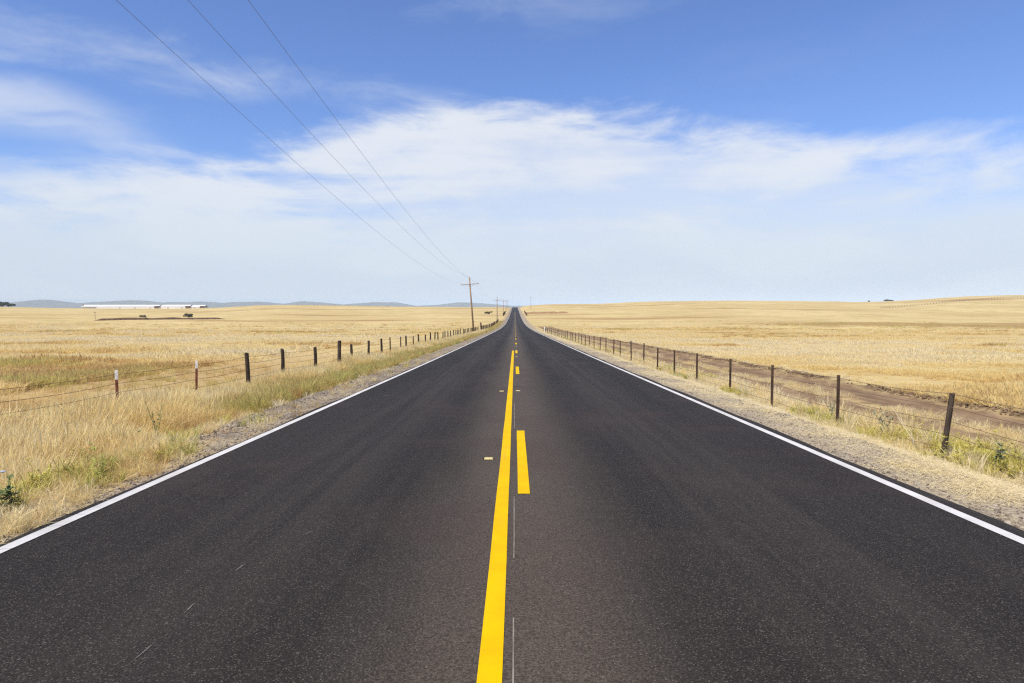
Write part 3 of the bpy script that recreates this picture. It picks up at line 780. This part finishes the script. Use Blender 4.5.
# ------------------------------------------------------------------ utility poles and cables
M_pole = mottled('pole_timber', (.19, .125, .080), (.33, .23, .155), 5, .9, .15, (1, 1, .08), .4)
M_arm = mottled('crossarm_timber', (.22, .17, .13), (.34, .28, .22), 8, .9, .15)
M_ins = mottled('grey_porcelain', (.42, .43, .44), (.55, .55, .55), 20, .3, .5, bmp=0)
M_steel = mottled('galvanised_strap', (.30, .30, .30), (.42, .42, .42), 20, .5, .5, bmp=0)
def upole(x, y, h, lean, label, arm=1.65, drop=1.35, mid=0):
    zb = lz(x, y)
    e = empty('utility_pole', (x, y, zb), label, 'utility pole', 'utility poles along the road'); e.rotation_euler = (0, lean, 0)
    mb = MB(); mb.tube([(0, 0, -1), (0, 0, h * .5), (0, 0, h)], [.185, .155, .12], 10); mb.build('shaft', M_pole, e, True)
    zA = h - drop
    MB().box((0, -.20, zA), (arm + .12, .055, .065)).build('crossarm', M_arm, e)
    for s in (-1, 1): MB().tube([(s * .75, -.205, zA - .07), (s * .02, -.175, zA - .72)], .02, 5).build('brace', M_steel, e)
    tops = []
    for xx, zz in ((-arm, zA + .065), (.0, h) if not mid else (-.22, zA + .065), (arm, zA + .065)):
        yy = -.20 if xx else 0
        MB().tube([(xx, yy, zz), (xx, yy, zz + .07), (xx, yy, zz + .08), (xx, yy, zz + .13), (xx, yy, zz + .14), (xx, yy, zz + .2), (xx, yy, zz + .22)],
                  [.02, .02, .062, .062, .045, .045, .02], 8).build('insulator', M_ins, e)
        tops.append(Matrix.Translation((x, y, zb)) @ Matrix.Rotation(lean, 4, 'Y') @ Vector((xx, yy, zz + .22)))
    return tops
T0 = upole(-8.3, -26, 14.75, 0, 'tall wooden utility pole carrying the three cables overhead, out of view behind the viewpoint', mid=1)
T = [T0]
T.append(upole(-8.1, 134, 11.0, -.075, 'nearest visible wooden utility pole, leaning slightly left, with a crossarm'))
T.append(upole(-7.7, 294, 11.2, 0, 'second utility pole, upright, where the far left fence ends'))
T.append(upole(-7.9, 455, 11.2, .01, 'third utility pole, small, near the top of the far road'))
T.append(upole(-8.0, 615, 11.2, 0, 'fourth utility pole, tiny, close to where the road meets the sky'))
T.append(upole(-8.0, 775, 11.0, 0, 'most distant utility pole left of the road, barely visible at the skyline'))
upole(16.3, 700, 12.0, 0, 'lone faint utility pole on the skyline right of the road')
M_cable = mottled('power_cable', (.13, .13, .14), (.2, .2, .21), 10, .6, .3, bmp=0)
names = ('leftmost of the three power cables crossing the sky to the poles', 'middle of the three power cables crossing the sky to the poles', 'rightmost of the three power cables crossing the sky to the poles')
for j in range(3):
    mb = MB(); pts = []
    for s in range(len(T) - 1):
        a, b2 = T[s][j], T[s + 1][j]; sag = (3.0 if s == 0 else 2.2)
        N_ = 48 if s == 0 else 16
        for q in range(N_ + (1 if s == len(T) - 2 else 0)):
            t = q / N_; p = a.lerp(b2, t); p.z -= sag * 4 * t * (1 - t); pts.append(p)
    mb.tube(pts, .0062, 5); o = mb.build('power_cable', M_cable); tag(o, names[j], 'cable', 'power cables')

# ------------------------------------------------------------------ far sheds
M_shedw = mottled('white_shed_wall', (.78, .78, .77), (.72, .72, .71), .3, .7, .2, bmp=0)
M_shedr = mottled('white_metal_roof', (.80, .80, .80), (.76, .76, .77), .3, .45, .3, bmp=0)
M_shedg = mottled('grey_curtain_wall', (.26, .26, .25), (.34, .33, .31), .4, .8, .2, bmp=0)
M_shedb = mottled('brown_annex', (.10, .065, .05), (.16, .10, .08), .5, .8, .2, bmp=0)
def shed(px0, px1, Y, label, hgt=3.2, grey=0, annex=True, depth=14, sink=0):
    x0, x1 = (px0 - VPX) / F * Y, (px1 - VPX) / F * Y; xc = (x0 + x1) / 2; L = (x1 - x0) / 2
    zb = min(lz(x0, Y), lz(x1, Y), lz(xc, Y)) - .1 - sink
    e = empty('poultry_shed', (xc, Y, zb), label, 'shed', 'long white sheds')
    d = depth / 2
    MB().box((0, 0, hgt / 2), (L, d, hgt / 2)).build('wall', M_shedw, e)
    V = []; 
    for s in (-1, 1): V += [(s * (L + .5), -d - .6, hgt - .1), (s * (L + .5), 0, hgt + 1.9), (s * (L + .5), d + .6, hgt - .1), (s * (L + .5), d + .6, hgt + .15), (s * (L + .5), 0, hgt + 2.2), (s * (L + .5), -d - .6, hgt + .15)]
    mesh_obj('roof', V, [[0, 1, 4, 5], [1, 2, 3, 4], [6, 11, 10, 7], [7, 10, 9, 8], [5, 4, 10, 11], [4, 3, 9, 10], [0, 6, 7, 1], [1, 7, 8, 2], [0, 5, 11, 6], [2, 8, 9, 3]], M_shedr, e)
    if grey: MB().box((-L + grey / 2 + .5, -d - .05, 1.2), (grey / 2, .06, 1.2)).build('side_curtain', M_shedg, e)
    if annex: MB().box((L - 1.5, -d - 1.2, 1.9), (2.6, 1.1, 1.9)).build('annex', M_shedb, e)
    nw = max(2, int(L / 9))
    for i in range(nw):
        MB().box((-L + (i + .5) * 2 * L / nw + (grey if grey and i == 0 else 0) * .0, -d - .03, .75), (1.2, .04, .45)).build('vent', M_shedg if not grey or i > 1 else M_shedw, e)
shed(84, 160, 962, 'longest white shed on the left horizon, with a grey patch at its left end', 3.0, 20)
shed(163, 191, 962, 'middle-length white shed on the left horizon, between its longer and shorter neighbours', 2.8)
shed(193.5, 205.5, 962, 'shortest white shed on the left horizon, at the right end of its row', 2.7)
shed(53, 73, 1010, 'low white shed mostly sunk behind the left horizon', 2.6, 0, False, 14, 3.6)
e = empty('feed_silo', ((82.3 - VPX) / F * 958, 958, lz((82.3 - VPX) / F * 958, 958)), 'dark upright silo at the left end of the longest white shed', 'silo')
MB().tube([(0, 0, .8), (0, 0, 1.6), (0, 0, 4.6), (0, 0, 5.6)], [.3, 1.0, 1.0, .2], 10).build('tank', M_shedb, e)
for a in range(4): MB().tube([(.8 * math.cos(a * 1.571 + .78), .8 * math.sin(a * 1.571 + .78), -.2), (.8 * math.cos(a * 1.571 + .78), .8 * math.sin(a * 1.571 + .78), 1.8)], .09, 5).build('leg', M_shedb, e)

# ------------------------------------------------------------------ trees, bushes, earth banks
def leaf_material(name, c1, c2):
    m, t, b = mat(name, None, .7, .2)
    g_ = t.new('ShaderNodeNewGeometry'); t.put(b.inputs['Base Color'], t.mix(g_.outputs['Random Per Island'], c1, c2)); return m
M_leaf = leaf_material('dark_oak_leaf', (.030, .045, .018), (.075, .095, .035))
M_scrub = leaf_material('scrub_leaf', (.045, .042, .025), (.11, .095, .05))
M_bark = mottled('bark', (.07, .055, .04), (.13, .10, .075), 6, .9, .1)
def crown(name, wx, wz, n, leaf, seed, m, parent, z0):
    r = random.Random(seed); V = []; Fc = []
    cl = [(r.uniform(-.42, .42) * wx, r.uniform(-.3, .3) * wx, z0 + r.uniform(.25, .72) * wz, r.uniform(.18, .32)) for _ in range(9)]
    for i in range(n):
        c = r.choice(cl); d = Vector((r.gauss(0, 1), r.gauss(0, 1), r.gauss(0, 1))).normalized() * (r.random() ** .4)
        p = Vector((c[0], c[1], c[2])) + Vector((d.x * c[3] * wx, d.y * c[3] * wx, d.z * c[3] * wz * 1.1))
        p.z = max(p.z, z0 * .6 + .05)
        a = Vector((r.gauss(0, 1), r.gauss(0, 1), r.gauss(0, 1))).normalized(); b2 = a.orthogonal().normalized(); c2 = a.cross(b2)
        s = leaf * r.uniform(.6, 1.3); k = len(V)
        V += [tuple(p + b2 * s), tuple(p + c2 * s * .6), tuple(p - b2 * s), tuple(p - c2 * s * .6)]; Fc.append([k, k + 1, k + 2, k + 3])
    return mesh_obj(name, V, Fc, m, parent)
def plant(kind, px, Y, wx, h, label, trunk=.25, m=None, seed=1, dz=0, leaf=.3, n=900, X=None, group=None):
    X = (px - VPX) / F * Y if X is None else X; zb = lz(X, Y) + dz
    e = empty(kind, (X, Y, zb), label, 'tree' if 'tree' in kind else 'bush', group)
    th = h * trunk
    mb = MB(); mb.tube([(0, 0, -.4), (.03, 0, th), (.1, .05, h * .55)], [h * .05, h * .038, h * .015], 7)
    for a in range(4): mb.tube([(.03, 0, th), (math.cos(a * 1.7) * wx * .28, math.sin(a * 1.7) * wx * .25, h * .6)], [h * .02, h * .008], 5)
    mb.build('trunk' if 'tree' in kind else 'stem', M_bark, e)
    crown('crown' if 'tree' in kind else 'foliage', wx, h - th, n, leaf, seed, m or M_leaf, e, th)
plant('oak_tree', 1.5, 960, 13, 7.6, 'round dark green tree cut by the left edge on the far horizon', .12, M_leaf, 3, leaf=.8, n=1600)
plant('oak_tree', 10, 950, 8, 5.2, 'lower dark green tree just right of the one at the left edge', .08, M_leaf, 4, leaf=.75, n=1400)
plant('scrub_bush', 188, 352, 3.8, 2.3, 'dark rounded bush on the low brown bank in the left field', .1, M_scrub, 5, .9, leaf=.22)
plant('scrub_bush', 142, 350, 2.8, 1.6, 'small grey bush on the brown bank, left of the larger dark bush', .1, M_scrub, 6, .9, leaf=.2, n=500)
plant('scrub_bush', 488.5, 520, 5.6, 2.4, 'wide dark bush alone in the field left of the second utility pole', .08, M_scrub, 7, leaf=.25)
plant('scrub_bush', 888, 930, 12, 2.8, 'wide low dark bush on the skyline of the right hill', .08, M_scrub, 8, leaf=.4)
plant('scrub_bush', 868, 930, 3.2, 2.2, 'tiny pale bush on the right skyline beside the wide dark one', .1, M_scrub, 9, leaf=.3, n=300)
def bank(px0, px1, Y0, Y1, w_, h, m, seed):
    n = 60; V = []; Fc = []
    for i in range(n):
        t = i / (n - 1); Y = Y0 + (Y1 - Y0) * t; X = (px0 + (px1 - px0) * t - VPX) / F * Y
        hh = h * (.75 + .5 * (vnoise(np.array([t * 40.]), np.array([0.]), 3, seed)[0] + .5)) * min(1, 20 * t, 14 * (1 - t)); zb = lz(X, Y)
        for oy, k in ((-w_, -.3), (-w_ * .35, .85), (0, 1), (w_ * .4, .8), (w_, -.3)):
            V.append((X, Y + oy, zb + (hh * k if k > 0 else -.25)))
        if i:
            for q in range(4): b = (i - 1) * 5 + q; Fc.append([b, b + 1, b + 6, b + 5])
    return tag(mesh_obj('earth_bank', V, Fc, m, None, True), kind='structure')
bank(93, 226, 335, 375, 1.5, .95, mottled('dark_earth', (.075, .045, .032), (.17, .105, .062), .8, .95, .05), 71)
bank(524, 569, 505, 500, 1.6, 1.35, mottled('red_earth', (.20, .115, .062), (.28, .175, .095), .5, .95, .05), 72)
# lone stake near the bank, and the fence climbing the right hill
e = empty('stake', ((94 - VPX) / F * 345, 345, lz((94 - VPX) / F * 345, 345)), 'lone thin dark stake at the left end of the brown bank', 'post')
MB().tube([(0, 0, -.3), (0, 0, 4.2)], .10, 6).build('shaft', M_wood2, e); MB().box((0, -.12, 3.7), (.5, .05, .07)).build('crossbar', M_wood2, e)
e = empty('wire_fence', (240, 560, 0), 'thin fence line climbing the hillside at the far right', 'fence')
P = []
for i in range(60):
    t = i / 59; Y = 600 + 190 * t; X = ((880 + 170 * t) - VPX) / F * Y; zb = lz(X, Y); wpost(1.4, .12, M_wood2, e, at_parent((X, Y, zb)), (0, 0, 0), 400 + i); P.append((at_parent((X, Y, zb)), 1.3))
strand(P, (.95, .65, .35), e, .035, 0)

# ------------------------------------------------------------------ a few single roadside plants
def stalk_plant(x, y, h, label, n=5, m=M_weed, kind='weed', seed=0, lw=.035, flower=None):
    e = empty(kind, (x, y, lz(x, y)), label, 'weed')
    V, Fc = leafy(n, h, seed, lw); return mesh_obj('foliage', V, Fc, m, e), e
M_dkw = leaf_material('dark_weed_leaf', (.08, .115, .04), (.15, .18, .065))
M_gry = leaf_material('grey_green_leaf', (.15, .19, .10), (.24, .27, .15))
M_dry = leaf_material('dry_stalk', (.52, .43, .30), (.66, .58, .44))
o, e = stalk_plant(-4.28, 5.62, .36, 'dark green weed with a pale bloom at the left edge of the photo', 5, M_dkw, 'weed', 90, .04)
bm = MB(); 
for a in range(8): bm.tube([(0, 0, .34), (.018 * math.cos(a * .785), .018 * math.sin(a * .785), .352)], .005, 4)
bm.build('bloom', mottled('pale_bloom', (.38, .46, .60), (.50, .56, .66), 40), e)
stalk_plant(-5.55, 10.4, .85, 'tall dark green stalk weed in the left verge below the second white-tipped stake', 4, M_dkw, 'weed', 91, .03)
stalk_plant(-5.7, 9.8, .62, 'shorter dark green weed just left of the tall stalk weed', 4, M_dkw, 'weed', 92, .03)
stalk_plant(6.72, 12.3, .62, 'grey-green leafy weed at the right fence between the first two posts', 7, M_gry, 'weed', 93, .04)
stalk_plant(6.85, 9.6, .45, 'grey-green weed just right of the leaning fence post', 6, M_gry, 'weed', 94, .04)
stalk_plant(6.9, 14.8, .5, 'grey-green weed behind the second fence post on the right', 6, M_gry, 'weed', 95, .035)
stalk_plant(6.15, 10.3, .85, 'thin pale dry stalk standing left of the leaning fence post', 2, M_dry, 'weed', 96, .012)

# ------------------------------------------------------------------ air
hm = bpy.data.materials.new('haze'); hm.use_nodes = True; t = NT(hm.node_tree)
for n in list(t.n):
    if n.type == 'BSDF_PRINCIPLED': t.n.remove(n)
pv = t.new('ShaderNodeVolumePrincipled'); pv.inputs['Color'].default_value = (.68, .83, 1.0, 1); pv.inputs['Density'].default_value = 8.5e-5; pv.inputs['Anisotropy'].default_value = -.4
t.l.new(pv.outputs[0], next(n for n in t.n if n.type == 'OUTPUT_MATERIAL').inputs['Volume'])
hb = MB(); hb.box((0, 6200, 0), (12500, 7100, 100)); ho = hb.build('haze', hm); tag(ho, kind='stuff'); ho.visible_shadow = True
zmin = min(v.co.z for v in g.data.vertices)
HT = max(max((o.matrix_world @ v.co).z for v in o.data.vertices if v.co.y < 11000) for o in COL.objects if o.name == 'hills') + 4
for v in ho.data.vertices: v.co.z = HT if v.co.z > 0 else min(zmin, -80) - 1.5
